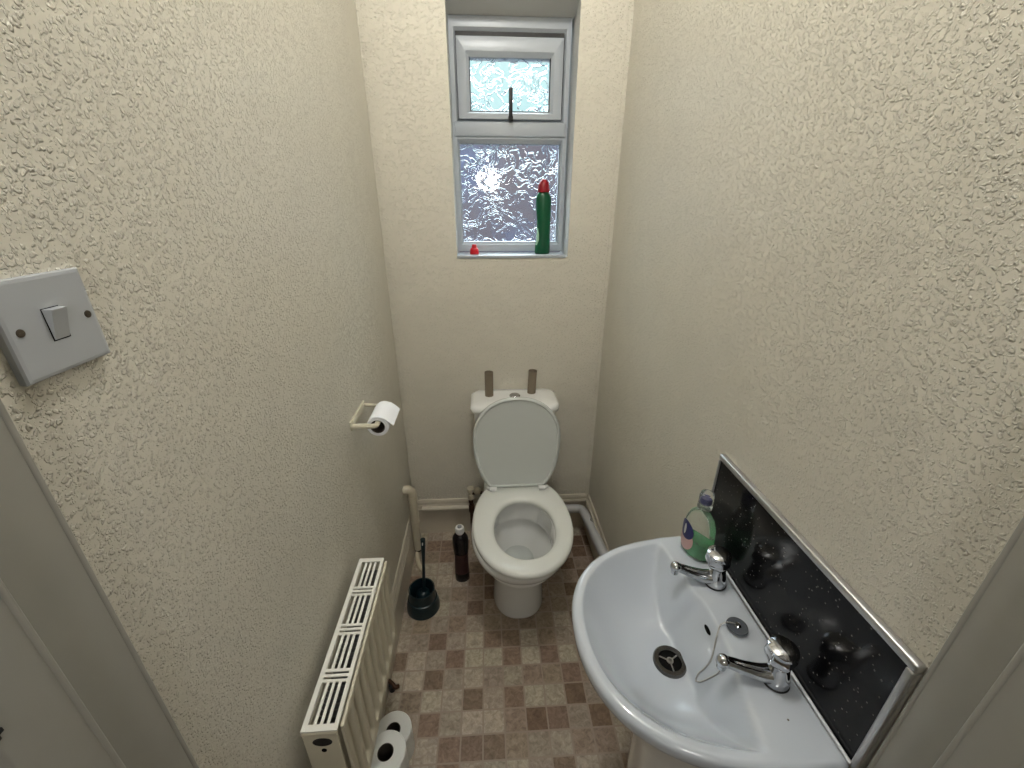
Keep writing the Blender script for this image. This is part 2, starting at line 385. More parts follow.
# door frame: lining with stop and rounded edges, each side
def jamb(name, boxes):
    bm = bmesh.new()
    for b_ in boxes: box(bm, *b_, bev=.0022, seg=3)
    return struct(finish(name, bm, M['gloss'], auto=40))
j1 = jamb('door_1', [(-.10, .020, YF+.018, .228, 0, 2.12), (-.10, .035, YF+.008, .160, 0, 2.12), (-.05, .0215, .223, .2288, 0, 2.12), (-.05, .0365, .155, .1608, 0, 2.12)])
j2 = jamb('door_2', [(W-.022, W+.1, YF-.002, .192, 0, 2.12), (W-.034, W+.1, YF-.003, .140, 0, 2.12), (W-.0235, W+.05, .187, .1928, 0, 2.12), (W-.0355, W+.05, .1350, .1408, 0, 2.12)])
struct(mkbox('trim_4', (.02, W-.022, YF+.018, .20, 2.09, 2.12), M['gloss']))
bm = bmesh.new(); box(bm, .034, .0365, .109, .1125, 1.262, 1.292, bev=.0008)
box(bm, .034, .038, .110, .1155, 1.279, 1.284); box(bm, .034, .038, .110, .1145, 1.268, 1.2715)
finish('strike_plate', bm, M['black_rubber'], j1)

WX1 = .724; WZ1 = 2.208
# ------------------------------------------------------------------ window
YW = D+.10
win = thing('window_1', '', ''); del win['label']; del win['category']; win['kind'] = 'structure'; win.location = (.51, YW, WZ0)
def wp(name, b_, mat, bev=.003, seg=2, parent=None):
    o = mkbox(name, b_, mat, None, bev=bev, seg=seg)
    o.parent = parent or win
    o.matrix_parent_inverse = Matrix.Translation(-Vector(win.location)) if (parent is None) else Matrix.Identity(4)
    return o
def frame(bm, x0, x1, z0, z1, w, y0, y1, wt=None, wb=None, bev=.003):
    """four mitred members with sloped inner lip"""
    wt = wt or w; wb = wb or w
    o = [(x0, z0), (x1, z0), (x1, z1), (x0, z1)]; i_ = [(x0+w, z0+wb), (x1-w, z0+wb), (x1-w, z1-wt), (x0+w, z1-wt)]
    for k in range(4):
        l = (k+1) % 4
        a, b_, c, d = o[k], o[l], i_[l], i_[k]
        def lerp(p, q, t): return (p[0]+(q[0]-p[0])*t, p[1]+(q[1]-p[1])*t)
        a2, b2, c2, d2 = lerp(a, d, .08), lerp(b_, c, .08), lerp(b_, c, .72), lerp(a, d, .72)
        P0 = [(p[0], y1, p[1]) for p in (a, b_)]; 
        pr = [((a[0], y1, a[1]), (b_[0], y1, b_[1])), ((a[0], y0+.002, a[1]), (b_[0], y0+.002, b_[1])), ((a2[0], y0, a2[1]), (b2[0], y0, b2[1])),
              ((d2[0], y0, d2[1]), (c2[0], y0, c2[1])), ((d[0], y0+.010, d[1]), (c[0], y0+.010, c[1])), ((d[0], y1, d[1]), (c[0], y1, c[1]))]
        vs = [(bm.verts.new(p), bm.verts.new(q)) for p, q in pr]
        for m_ in range(6):
            n_ = (m_+1) % 6
            bm.faces.new((vs[m_][0], vs[m_][1], vs[n_][1], vs[n_][0]))
        bm.faces.new([v_[0] for v_ in vs]); bm.faces.new([v_[1] for v_ in vs])
def wfin(name, bm, mat, parent=None, **k):
    o = finish(name, bm, mat, None, **k); p = parent or win; o.parent = p
    if p is win: o.matrix_parent_inverse = Matrix.Translation(-Vector(win.location))
    return o
bm = bmesh.new()
# outer frame split by the transom
frame(bm, WX0, WX1, WZ0+.012, 1.868, .022, YW-.004, YW+.06, wt=.05, wb=.036)
frame(bm, WX0+.0, WX1, 1.860, WZ1, .024, YW-.002, YW+.06, wt=.046, wb=.034)
box(bm, WX0+.008, WX1-.008, YW-.010, YW+.01, 1.838, 1.888, bev=.005, seg=3)
wfin('window_frame', bm, M['upvc'], auto=30)
bm = bmesh.new(); frame(bm, WX0+.026, WX1-.028, 1.896, 2.148, .044, YW-.008, YW+.05, wb=.026, wt=.060)
cas = wfin('casement', bm, M['upvc'], auto=30)
bm = bmesh.new(); box(bm, WX0+.024, WX1-.026, YW-.0015, YW+.02, 2.150, 2.1625)  # black bar stands in for the shaded gap above the ajar casement
for s in (WX0+.0245, WX1-.0275): box(bm, s, s+.0022, YW-.0045, YW+.012, 1.895, 2.150)
wfin('seal_and_gap_shade', bm, M['black_rubber'])
bm = bmesh.new(); frame(bm, WX0+.0695, WX1-.0715, 1.9215, 2.0935, .0035, YW+.001, YW+.02)
wfin('glazing_gasket', bm, M['black_rubber'])
bm = bmesh.new(); frame(bm, WX0+.0215, WX1-.0235, 1.4525, 1.8185, .003, YW+.005, YW+.02)
wfin('glazing_gasket', bm, M['grey_plastic'])
for (x0, x1, z0, z1) in ((WX0+.068, WX1-.070, 1.920, 2.095), (WX0+.02, WX1-.022, 1.451, 1.82)):
    bm = bmesh.new(); box(bm, x0, x1, YW+.012, YW+.018, z0, z1); wfin('pane', bm, M['glass'])
# casement stay: black bar sticking up in front of the glass
bm = bmesh.new(); box(bm, .497, .511, YW-.026, YW-.018, 1.897, 1.995, bev=.003); box(bm, .495, .513, YW-.026, YW-.008, 1.889, 1.906, bev=.003)
wfin('window_stay', bm, M['black_rubber'], auto=30)
bm = bmesh.new(); box(bm, WX0, WX1, D-.004, YW+.02, WZ0-.004, WZ0+.008, bev=.002)
wfin('window_sill', bm, M['upvc'], auto=30)

# ------------------------------------------------------------------ world outside
struct(mkbox('trim_5', (-3.0, 4.0, D+3.2, D+3.4, -1, 2.32), M['brick']))

# ------------------------------------------------------------------ toilet
TXC = .512
toil = thing('toilet', 'white ceramic close-coupled toilet with its seat down and its lid up', 'toilet', (TXC, 1.3, 0))
toil_inv = Matrix.Translation(-Vector((TXC, 1.3, 0)))
def under(o, p, inv=None):
    o.parent = p
    if p.type == 'EMPTY': o.matrix_parent_inverse = Matrix.Translation(-Vector(p.location))
    return o
NA = 72
def egg(cx, cy, half, rf, rb, ycut, z, n=NA, p=2.15, ang0=0):
    out = []
    for i in range(n):
        a = 2*PI*i/n
        c, s = math.cos(a), math.sin(a)
        r_ = rf if s < 0 else rb
        x = half*math.copysign(abs(c)**(2/p), c); y = r_*math.copysign(abs(s)**(2/p), s)
        out.append((cx+x, min(cy+y, ycut), z))
    return out
bm = bmesh.new()
cx = TXC-.002
spec = [  # z, half, front y, back y
    (0.0, .112, 1.140, 1.50), (.012, .113, 1.138, 1.50), (.06, .108, 1.146, 1.50), (.16, .107, 1.146, 1.50), (.22, .110, 1.132, 1.50), (.27, .122, 1.100, 1.50),
    (.32, .150, 1.045, 1.50), (.355, .176, 1.000, 1.50), (.385, .190, .975, 1.50), (.405, .1935, .966, 1.50), (.420, .192, .966, 1.50), (.426, .186, .973, 1.50)]
rings = []
for z, h, yf, yb in spec:
    t = min(1, max(0, (z-.25)/.12)); cyy = 1.30*(1-t)+1.22*t
    rings.append(egg(cx, cyy, h, cyy-yf, .32, 1.475, z, p=2.4*(1-t)+2.1*t))
# inner: rim top, rim inside wall, undercut, bowl
for z, h, yf, yb in [(.426, .140, 1.035, 1.385), (.420, .132, 1.035, 1.368), (.340, .126, 1.040, 1.362), (.335, .130, 1.034, 1.368), (.333, .146, 1.020, 1.386), (.322, .150, 1.018, 1.394),
                     (.305, .140, 1.04, 1.392), (.27, .115, 1.08, 1.38), (.235, .085, 1.13, 1.36), (.20, .062, 1.17, 1.345), (.17, .050, 1.19, 1.33), (.12, .045, 1.20, 1.32)]:
    cyy = (yf+yb)/2
    rings.append(egg(cx, cyy, h, cyy-yf, yb-cyy, 9, z))
loftrings(bm, rings, True, True)
# rear shelf joining pan to cistern
box(bm, TXC-.145, TXC+.145, 1.425, 1.655, .30, .423, bev=.02, seg=4)
box(bm, TXC-.085, TXC+.085, 1.40, 1.655, .0, .31, bev=.02, seg=4)
under(finish('pan', bm, M['porcelain'], auto=50), toil)
bm = bmesh.new(); rw = egg(cx, 1.26, .066, .075, .08, 9, .208, n=40)
bm.faces.new([bm.verts.new(p) for p in rw]); under(finish('water', bm, M['water']), toil)
for s in (-1,):
    bm = bmesh.new(); rr = [[(cx+s*(.1085+.004*k_), 1.195+r_*math.cos(a), .262+r_*math.sin(a)) for a in [2*PI*i/16 for i in range(16)]] for k_, r_ in ((0, .008), (1, .008), (2, .005))]
    loftrings(bm, rr); under(finish('fixing_cap', bm, M['steel'], auto=40), toil)
# seat ring
bm = bmesh.new(); sxc = TXC+.008
def seatr(z, inset_o=0, outer=True, grow=0):
    if outer: return egg(sxc, 1.225, .198-inset_o, .272-inset_o, .300-inset_o, 1.437-inset_o*.4, z, p=2.1)
    return egg(sxc+.006, 1.188, .118+grow, .156+grow, .160+grow, 9, z, p=2.1)
rings = [seatr(.430, .004), seatr(.434, .0), seatr(.444, .0), seatr(.4515, .004), seatr(.4545, .012), seatr(.4550, 0, False, .022), seatr(.4515, 0, False, .008), seatr(.446, 0, False, .002), seatr(.438, 0, False, 0), seatr(.430, 0, False, .002)]
vr = loftrings(bm, rings, False, False)
for i in range(NA):
    j = (i+1) % NA; bm.faces.new((vr[-1][i], vr[-1][j], vr[0][j], vr[0][i]))
st_ = under(finish('seat', bm, M['seat'], auto=60), toil)
# lid, standing up against the cistern; built flat then tilted
bm = bmesh.new()
def lidr(y, ins):   # local: x across, z up from hinge, y thickness
    pts = egg(0, 0, .187-ins, .29-ins, .187-ins, 9, 0, p=2.15)
    return [(x, y, min(max(yy*-1 if False else yy, -.232+ins), 9)) for x, yy, _ in pts]
# egg's front(-y) becomes the hinge end, cut flat
rings = [lidr(.012, .012), lidr(.012, .004), lidr(.008, 0), lidr(-.002, 0), lidr(-.006, .004), lidr(-.006, .010), lidr(.0, .014), lidr(.0005, .10)]
loftrings(bm, rings)
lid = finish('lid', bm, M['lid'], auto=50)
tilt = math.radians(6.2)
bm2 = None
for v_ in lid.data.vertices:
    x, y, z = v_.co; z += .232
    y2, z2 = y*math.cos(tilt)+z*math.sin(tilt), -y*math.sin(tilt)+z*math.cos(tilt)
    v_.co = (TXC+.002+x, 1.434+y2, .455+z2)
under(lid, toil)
for s in (-1, 1):
    bm = bmesh.new(); hx = TXC+.004+s*.105
    tube(bm, [(hx-.014, 1.410, .464), (hx+.014, 1.410, .464)], .0105, 16)
    lathe(bm, [(.013, .424), (.013, .452), (.009, .458)], c=(hx, 1.418), n=20)
    tube(bm, [(hx+s*.013, 1.412, .464), (hx+s*.026, 1.420, .463)], .0075, 12)
    under(finish('hinge', bm, M['white_plastic'], auto=40), toil)
# cistern
def rrect(x0, x1, y0, y1, r_, z, n=8):
    out = []
    for cx_, cy_, a0 in ((x1-r_, y1-r_, 0), (x0+r_, y1-r_, PI/2), (x0+r_, y0+r_, PI), (x1-r_, y0+r_, 1.5*PI)):
        for k in range(n+1):
            a = a0+PI/2*k/n; out.append((cx_+r_*math.cos(a), cy_+r_*math.sin(a), z))
    return out
bm = bmesh.new()
CX = .510
rings = [rrect(CX-.150, CX+.150, 1.530, 1.668, .03, .424), rrect(CX-.158, CX+.158, 1.515, 1.672, .035, .44), rrect(CX-.170, CX+.170, 1.508, 1.674, .035, .62), rrect(CX-.178, CX+.178, 1.503, 1.676, .035, .79)]
loftrings(bm, rings); under(finish('cistern', bm, M['porcelain'], auto=50), toil)
bm = bmesh.new()
rings = [rrect(CX-.180, CX+.180, 1.496, 1.677, .04, .784), rrect(CX-.190, CX+.190, 1.488, 1.678, .045, .790), rrect(CX-.192, CX+.192, 1.487, 1.678, .045, .804), rrect(CX-.188, CX+.188, 1.491, 1.678, .045, .817), rrect(CX-.174, CX+.174, 1.504, 1.668, .04, .824), rrect(CX-.12, CX+.12, 1.55, 1.64, .03, .826)]
loftrings(bm, rings); under(finish('cistern_lid', bm, M['porcelain'], auto=60), toil)
o = under(mklathe('flush_button', [(.024, .8255), (.024, .830), (.021, .833), (.002, .834)], M['chrome'], c=(.513, 1.588), n=32), toil)

# cardboard tubes on the cistern
def card_tube(name, base, top, r_, h, label):
    o = thing(name, label, 'cardboard tube', base, 'empty cardboard tubes on the cistern')
    d = Vector(top)-Vector(base); bm = bmesh.new(); n = 28
    ax = d.normalized(); s = ax.cross(Vector((0, 1, 0))).normalized(); u = s.cross(ax)
    def ring(t, rr): return [ax*t+(s*math.cos(2*PI*k/n)+u*math.sin(2*PI*k/n))*rr for k in range(n)]
    vr = loftrings(bm, [ring(.0, r_), ring(h, r_), ring(h, r_-.0015), ring(.0, r_-.0015)], False, False)
    for i in range(n): bm.faces.new((vr[3][i], vr[3][(i+1) % n], vr[0][(i+1) % n], vr[0][i]))
    finish('tube_wall', bm, M['card'], o, auto=40); return o
card_tube('cardboard_tube', (.401, 1.602, .8250), (.401, 1.602, .94), .0185, .112, 'empty brown toilet roll tube standing upright at the left of the cistern lid')
card_tube('cardboard_tube', (.590, 1.622, .8250), (.5945, 1.624, .93), .0185, .106, 'empty brown toilet roll tube at the right of the cistern lid, leaning slightly')

# ------------------------------------------------------------------ basin
BC = .4405; BX = .745; ZR = .885
def outline(a):
    """outer edge of the D-shaped basin in direction a from (BX, BC)"""
    dx, dy = math.cos(a), math.sin(a)
    lo, hi = 0, .5
    for _ in range(40):
        m_ = (lo+hi)/2; x, y = BX+dx*m_, dy*m_
        u = (.899-x)/.352; w_ = abs(y)/.2285
        inside = x < .899 and (max(u, 0)**3+w_**(2.2 if x < .85 else 2.2) < 1)
        if inside: lo = m_
        else: hi = m_
    return lo
def smax(a, b_, k): return .5*(a+b_+math.sqrt((a-b_)**2+k*k))
def smin(a, b_, k): return -smax(-a, -b_, k)
def H(x, y, R=None, s=None):
    """height of the basin's upper surface"""
    dx, dy = x-BX, y-BC
    if R is None:
        rr = math.hypot(dx, dy); R = outline(math.atan2(dy, dx)); s = rr/R
    Rin = R-.020 if True else R
    # in the back direction the dish carries on under the deck
    r_ = s*R/Rin
    ex = 2.7
    dish = ZR-.112*(1-min(r_, 1.0)**ex)
    lx = .806-.47*(y-BC)**2+.011*(1/(1+math.exp(-(y-.368)/.006)))*(1/(1+math.exp((y-.498)/.006)))
    # tap platforms stand a little proud of the middle of the back slope
    lx -= .007*(math.exp(-((y-.325)/.045)**2)+math.exp(-((y-.545)/.045)**2))*0
    back = ZR-(lx-x)*2.35
    h = smax(dish, back, .006)
    h = smin(h, ZR+.0005, .004)
    return h
NB, NR = 200, 64
outs = [outline(2*PI*i/NB) for i in range(NB)]
bm = bmesh.new(); rings = []
for k in range(NR+1):
    t = k/NR; s = .045+(1-.045)*(1-(1-t)**1.35)
    ring = []
    for i in range(NB):
        a = 2*PI*i/NB; R = outs[i]; x, y = BX+math.cos(a)*R*s, BC+math.sin(a)*R*s
        z = H(x, y, R, s); e = (1-s)*R
        if e < .012: z -= .012*(1-math.sqrt(max(0, 1-(1-e/.012)**2)))
        ring.append((x, y, z))
    rings.append(ring)
# underside
for z, sc_ in ((.866, 1.0), (.857, .995), (.848, .975), (.835, .95), (.80, .87), (.76, .76), (.72, .62), (.69, .50), (.66, .42)):
    ring = []
    for i in range(NB):
        a = 2*PI*i/NB; R = outs[i]; x, y = BX+math.cos(a)*R, BC+math.sin(a)*R
        ring.append((min(.899, .83+(x-.83)*sc_), BC+(y-BC)*sc_, z))
    rings.append(ring)
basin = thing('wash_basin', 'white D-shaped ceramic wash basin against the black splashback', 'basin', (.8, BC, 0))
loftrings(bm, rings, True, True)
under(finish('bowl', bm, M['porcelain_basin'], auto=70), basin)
bm = bmesh.new()
rings = [egg(0, 0, .001, .001, .001, 9, 0)]
rings = []
for z, rx, ry in ((0, .112, .098), (.02, .112, .098), (.05, .098, .086), (.3, .088, .078), (.55, .100, .088), (.64, .125, .110), (.68, .14, .12)):
    rings.append([(.80+rx*math.cos(2*PI*i/48)*(1 if math.cos(2*PI*i/48) < 0 else .85), BC+ry*math.sin(2*PI*i/48), z) for i in range(48)])
loftrings(bm, rings); under(finish('pedestal', bm, M['porcelain'], auto=60), basin)
# waste and overflow
zd = H(BX, BC)+.004
bm = bmesh.new(); lathe(bm, [(.0205, zd-.016), (.0205, zd+.001), (.0225, zd+.0035), (.0300, zd+.0035), (.0325, zd+.0005), (.0325, zd-.016)], c=(BX, BC), n=40, cap0=False, cap1=False)
wst = under(finish('waste', bm, M['dark_steel'], auto=40), basin)
bm = bmesh.new(); bm.faces.new([bm.verts.new((BX+.021*math.cos(2*PI*i/24), BC+.021*math.sin(2*PI*i/24), zd+.0003)) for i in range(24)])
hole = finish('drain_hole', bm, M['dark'], wst)
hole.matrix_parent_inverse = Matrix.Identity(4)
bm = bmesh.new()
for k in range(3):
    a = .5+k*2*PI/3; tube(bm, [(BX+.004*math.cos(a), BC+.004*math.sin(a), zd+.0008), (BX+.020*math.cos(a), BC+.020*math.sin(a), zd+.0008)], .0014, 6)
lathe(bm, [(.0035, zd+.0005), (.0035, zd+.003), (.0065, zd+.003), (.0065, zd+.0005)], c=(BX, BC), n=20)
finish('drain_grid', bm, M['steel'], wst)
ox, oy = .807, .442; oz = H(ox, oy)
bm = bmesh.new(); nrm = Vector((-.92, 0, .39)); tu = Vector((.39, 0, .92)); tv = Vector((0, 1, 0))
loftrings(bm, [[Vector((ox, oy, oz))+nrm*d+tu*.0045*q*math.cos(2*PI*i/20)+tv*.011*q*math.sin(2*PI*i/20) for i in range(20)] for d, q in ((-.002, 1), (.0008, 1), (.0009, .8))])
under(finish('overflow', bm, M['dark']), basin)
bm = bmesh.new(); tube(bm, [(.8995, .215, .884), (.8995, .666, .884)], .0028, 8); under(finish('sealant', bm, M['silicone'], auto=50), basin)
# small chip on the deck
bm = bmesh.new(); lathe(bm, [(.0016, ZR+.0002), (.0016, ZR+.0008)], c=(.846, .273), n=10); under(finish('speck', bm, M['brass']), basin)

# taps
def tap(base, tip, label):
    t = thing('basin_tap', label, 'tap', base, 'pillar taps on the basin')
    bx, by, bz = base; d = Vector(tip)-Vector(base); z0 = .0008
    lean = Vector((-.006, 0, 0))
    bm = bmesh.new()
    lathe(bm, [(.0205, .003), (.0210, .006), (.0200, .016), (.0175, .026), (.0150, .036), (.0145, .046), (.012, .050)], n=36)
    finish('tap_body', bm, M['chrome'], t, auto=40)
    mklathe('gasket', [(.0215, z0), (.0222, z0+.0015), (.0215, .0035)], M['black_rubber'], t, n=36)
    # spout, an arched tapering arm with a ball end
    p = [Vector((.002, 0, .017)), d*.28+Vector((0, 0, .007)), d*.6+Vector((0, 0, .003)), d*.86+Vector((0, 0, .002)), d]
    mktube('spout', p, [.0165, .0140, .0112, .0095, .0088], M['chrome'], t, 20, 5)
    bm = bmesh.new(); bmesh.ops.create_uvsphere(bm, u_segments=24, v_segments=16, radius=.0112, matrix=Matrix.Translation(d)); 
    lathe(bm, [(.0075, d.z-.016), (.0085, d.z-.004)], c=(d.x, d.y), n=20)
    finish('nozzle', bm, M['chrome'], t, auto=40)
    # handle: octagonal knob with domed top
    bm = bmesh.new()
    lathe(bm, [(.0135, .044), (.0235, .056), (.0250, .064), (.0225, .0785)], n=6, rot=.4, cap1=True)
    bmesh.ops.bevel(bm, geom=list(bm.edges), offset=.0025, segments=3, profile=.5, affect='EDGES')
    lathe(bm, [(.0215, .074), (.0230, .079), (.0222, .083), (.017, .0862), (.009, .0878), (.001, .0882)], n=36)
    for v_ in bm.verts: v_.co += lean
    hd = finish('tap_handle', bm, M['chrome'], t, auto=30)
    return t
tap((.860, .527, ZR), (.776, .540, .922), 'chrome pillar tap at the far end of the basin, beside the soap dispenser')
tap((.862, .331, ZR), (.773, .345, .922), 'chrome pillar tap at the near end of the basin, the plug chain at its spout')

# plug and chain
pl = thing('basin_plug', 'round grey basin plug on a chain, lying on the deck between the two taps', 'plug', (.849, .424, ZR+.001))
mklathe('plug_disc', [(.0155, .0007), (.0180, .004), (.0190, .0065), (.0180, .0085), (.0165, .0075), (.002, .008)], M['plug'], pl, n=36)
mklathe('ring', [(.0055, .0075), (.0065, .010), (.0045, .0125), (.002, .012)], M['chrome'], pl, n=20)
bm = bmesh.new()
def on(x, y, d=.003): return (x, y, H(x, y)+d)
ch = [(.843, .425, ZR+.014), (.835, .431, ZR+.010), (.828, .433, ZR+.006), (.820, .430, ZR+.003), on(.811, .420), on(.803, .408, .004), on(.795, .398, .004), on(.786, .397, .004), on(.779, .399, .003), on(.774, .394, .003), on(.777, .386, .003), on(.785, .377, .004), on(.793, .370, .005), (.792, .363, .893), (.787, .355, .905), (.781, .348, .913)]
cp = catmull(ch, 6)
tube(bm, cp, .0011, 6)
acc = 0; prev = cp[0]
for p in cp[1:]:
    acc += (p-prev).length; prev = p
    if acc > .0034:
        acc = 0; bmesh.ops.create_icosphere(bm, subdivisions=1, radius=.0018, matrix=Matrix.Translation(p))
under(finish('chain', bm, M['steel'], smooth=True), pl)

# splashback
sp = thing('splashback', 'black speckled splashback panel with aluminium edge trim behind the basin', 'splashback', (W-.006, .436, ZR))
under(mkbox('panel', (.9035, W-.0005, .2165, .6640, .8805, 1.1010), M['splash']), sp)
bm = bmesh.new(); box(bm, .8985, W-.0005, .2055, .6672, 1.0985, 1.1120, bev=.003, seg=3); under(finish('edge_trim', bm, M['alu'], auto=30), sp)
bm = bmesh.new(); box(bm, .8985, W-.0005, .2050, .2170, .8805, 1.0982, bev=.003, seg=3); under(finish('edge_trim', bm, M['alu'], auto=30), sp)
bm = bmesh.new(); box(bm, .8990, W-.0005, .6645, .6672, .8805, 1.0962, bev=.001); under(finish('edge_trim', bm, M['alu'], auto=30), sp)

# soap dispenser
sd = thing('soap_dispenser', 'clear bottle of green hand soap with dark blue label on the basin corner', 'soap dispenser', (.856, .612, ZR))
rot = math.radians(-70)
mklathe('bottle', [(.030, .001), (.036, .006), (.0385, .03), (.0385, .06), (.036, .085), (.028, .105), (.017, .118), (.0125, .122), (.0125, .130)], M['soap_bottle'], sd, sx=1, sy=.62, rot=rot, n=48, auto=50)
mklathe('liquid', [(.028, .003), (.0345, .008), (.037, .03), (.0372, .046)], M['liquid'], sd, sx=1, sy=.60, rot=rot, n=40)
def patch(name, w0, w1, z0, z1, off, mat):
    """label patch hugging the oval bottle; w in angle around it"""
    bm = bmesh.new(); n = 20; ac = -PI/2
    c_ = []
    ring = []
    for i in range(n):
        a = 2*PI*i/n; aa = ac+(w0+w1)/2+(w1-w0)/2*math.cos(a); z = (z0+z1)/2+(z1-z0)/2*math.sin(a)
        ring.append((aa, z))
    def P_(aa, z):
        x, y = (.0388+off)*math.cos(aa), (.0388*.62+off)*math.sin(aa)
        return (x*math.cos(rot)-y*math.sin(rot), x*math.sin(rot)+y*math.cos(rot), z)
    ctr = ((w0+w1)/2+ac, (z0+z1)/2)
    rs = [[P_(ctr[0]+(aa-ctr[0])*q, ctr[1]+(z-ctr[1])*q) for aa, z in ring] for q in (1, .75, .5, .25, .05)]
    loftrings(bm, rs, False, True); return finish(name, bm, mat, sd, smooth=True)
patch('label', -.95, .25, .012, .068, .0006, M['pink'])
patch('label', -1.0, .2, .040, .088, .0012, M['navy'])
patch('label', -.55, -.35, .050, .078, .0018, M['white_plastic'])
mklathe('collar', [(.0150, .128), (.0155, .130), (.0150, .140), (.011, .142)], M['clear'], sd, n=32)
mklathe('pump', [(.0105, .140), (.0105, .150), (.0085, .153)], M['navy'], sd, n=28)
mklathe('pump_cap', [(.0150, .141), (.0150, .158), (.0130, .166), (.008, .169)], M['clear'], sd, n=32)

# ------------------------------------------------------------------ light switch
sw = thing('light_switch', 'square white plastic light switch with one rocker on the left wall', 'light switch', (0, .3053, 1.5188))
bm = bmesh.new()
y0, y1, z0, z1 = .2623, .3483, 1.4758, 1.5618
def sq(x, i_): return [(x, y0+i_, z0+i_), (x, y1-i_, z0+i_), (x, y1-i_, z1-i_), (x, y0+i_, z1-i_)]
loftrings(bm, [sq(-.001, .001), sq(.0065, .0), sq(.0085, .0012), sq(.0092, .004)])
under(finish('plate', bm, M['switch']), sw)
bm = bmesh.new()   # rocker, pushed in at the top
a0, a1, b0, b1 = .2975, .3130, 1.505, 1.533
bm_v = [bm.verts.new(p) for p in ((.0085, a0, b0), (.0085, a1, b0), (.0085, a1, b1), (.0085, a0, b1), (.0100, a0+.0006, b0+.0006), (.0100, a1-.0006, b0+.0006), (.0175, a1-.0006, b1-.0006), (.0175, a0+.0006, b1-.0006))]
for f in ((0, 1, 2, 3), (4, 5, 6, 7), (0, 1, 5, 4), (1, 2, 6, 5), (2, 3, 7, 6), (3, 0, 4, 7)): bm.faces.new([bm_v[i] for i in f])
under(finish('rocker', bm, M['switch_rocker']), sw)
bm = bmesh.new(); box(bm, .0090, .0096, a0-.0005, a1+.0005, b0-.0005, b1+.0005); under(finish('rocker_gap', bm, M['dark']), sw)
for yy in (.2735, .3385):
    bm = bmesh.new()
    rr = [[(x, yy+r_*math.cos(2*PI*i/20), 1.5190+r_*math.sin(2*PI*i/20)) for i in range(20)] for x, r_ in ((.0090, .0036), (.0098, .0034), (.0101, .0024))]
    loftrings(bm, rr); box(bm, .0100, .0104, yy-.0026, yy+.0026, 1.5186, 1.5194); under(finish('screw', bm, M['brass']), sw)

# ------------------------------------------------------------------ toilet roll holder and roll
h_ = thing('toilet_roll_holder', 'cream metal toilet roll holder screwed to the left wall', 'toilet roll holder', (0, 1.07, 1.02))
bm = bmesh.new(); box(bm, 0, .006, .990, 1.135, 1.012, 1.040, bev=.002); under(finish('wall_bar', bm, M['rad'], auto=30), h_)
under(mktube('arm', bend([(.004, .996, 1.024), (.072, .996, 1.023), (.072, 1.032, 1.023)], .010), .0075, M['rad'], None, 14), h_)
under(mktube('arm', bend([(.004, 1.130, 1.026), (.072, 1.130, 1.021), (.072, 1.104, 1.021)], .010), .0055, M['rad'], None, 14), h_)
def roll_mesh(parent, R_, L, core, axis='z', mat=None, flap=None):
    n = 48
    def P_(r_, a, t):
        if axis == 'z': return (r_*math.cos(a), r_*math.sin(a), t)
        return (r_*math.cos(a), t, r_*math.sin(a))
    bm = bmesh.new()
    prof = [(core+.0015, 0), (R_-.003, 0), (R_, .003), (R_, L-.003), (R_-.003, L), (core+.0015, L)]
    vr = loftrings(bm, [[P_(r_, 2*PI*i/n, t) for i in range(n)] for r_, t in prof], False, False)
    if flap:
        f0 = [P_(R_+.0003, a, 0) for a in [PI/2+.5-.1*k for k in range(8)]]
        pts = f0+[(p[0], 0, p[1]) for p in flap]
        a_ = [bm.verts.new(p) for p in pts]; b_ = [bm.verts.new((p[0], L, p[2])) for p in pts]
        for i in range(len(pts)-1): bm.faces.new((a_[i], a_[i+1], b_[i+1], b_[i]))
    o1 = finish('paper', bm, mat, parent, auto=40)
    bm = bmesh.new()
    vr = loftrings(bm, [[P_(r_, 2*PI*i/n, t) for i in range(n)] for r_, t in ((core, .0005), (core, L-.0005), (core+.0016, L-.0005), (core+.0016, .0005))], False, False)
    for i in range(n): bm.faces.new((vr[3][i], vr[3][(i+1) % n], vr[0][(i+1) % n], vr[0][i]))
    finish('core', bm, M['card_dark'], parent, auto=40)
tr = thing('toilet_roll', 'nearly finished white toilet roll hanging on the holder on the left wall', 'toilet roll', (.0712, 1.012, 1.0112))
roll_mesh(tr, .032, .107, .0195, 'y', M['tissue'], [(.022, .0262), (.036, .014), (.046, .003)])
for nm, p, lb in (('toilet_roll', (.077, .703, .0), 'spare toilet roll standing alone on the floor, behind the stacked pair beside the radiator'),
                  ('toilet_roll', (.086, .596, .0), 'lower white toilet roll of the stacked pair on the floor beside the radiator'),
                  ('toilet_roll', (.088, .594, .1075), 'upper white toilet roll of the stacked pair on the floor, nearest the radiator')):
    t = thing(nm, lb, 'toilet roll', p, 'spare toilet rolls on the floor')
    roll_mesh(t, .0555, .107, .0205, 'z', M['tissue_dim'])

# ------------------------------------------------------------------ radiator
rd = thing('radiator', 'small cream panel radiator with slotted top grille on the left wall', 'radiator', (.06, .61, .39))
RX0, RX1, RY0, RY1, RZ0, RZ1 = .0243, .0925, .4028, .8250, .395, .6949
bm = bmesh.new(); nb, T_ = 4, .0781
bars = []
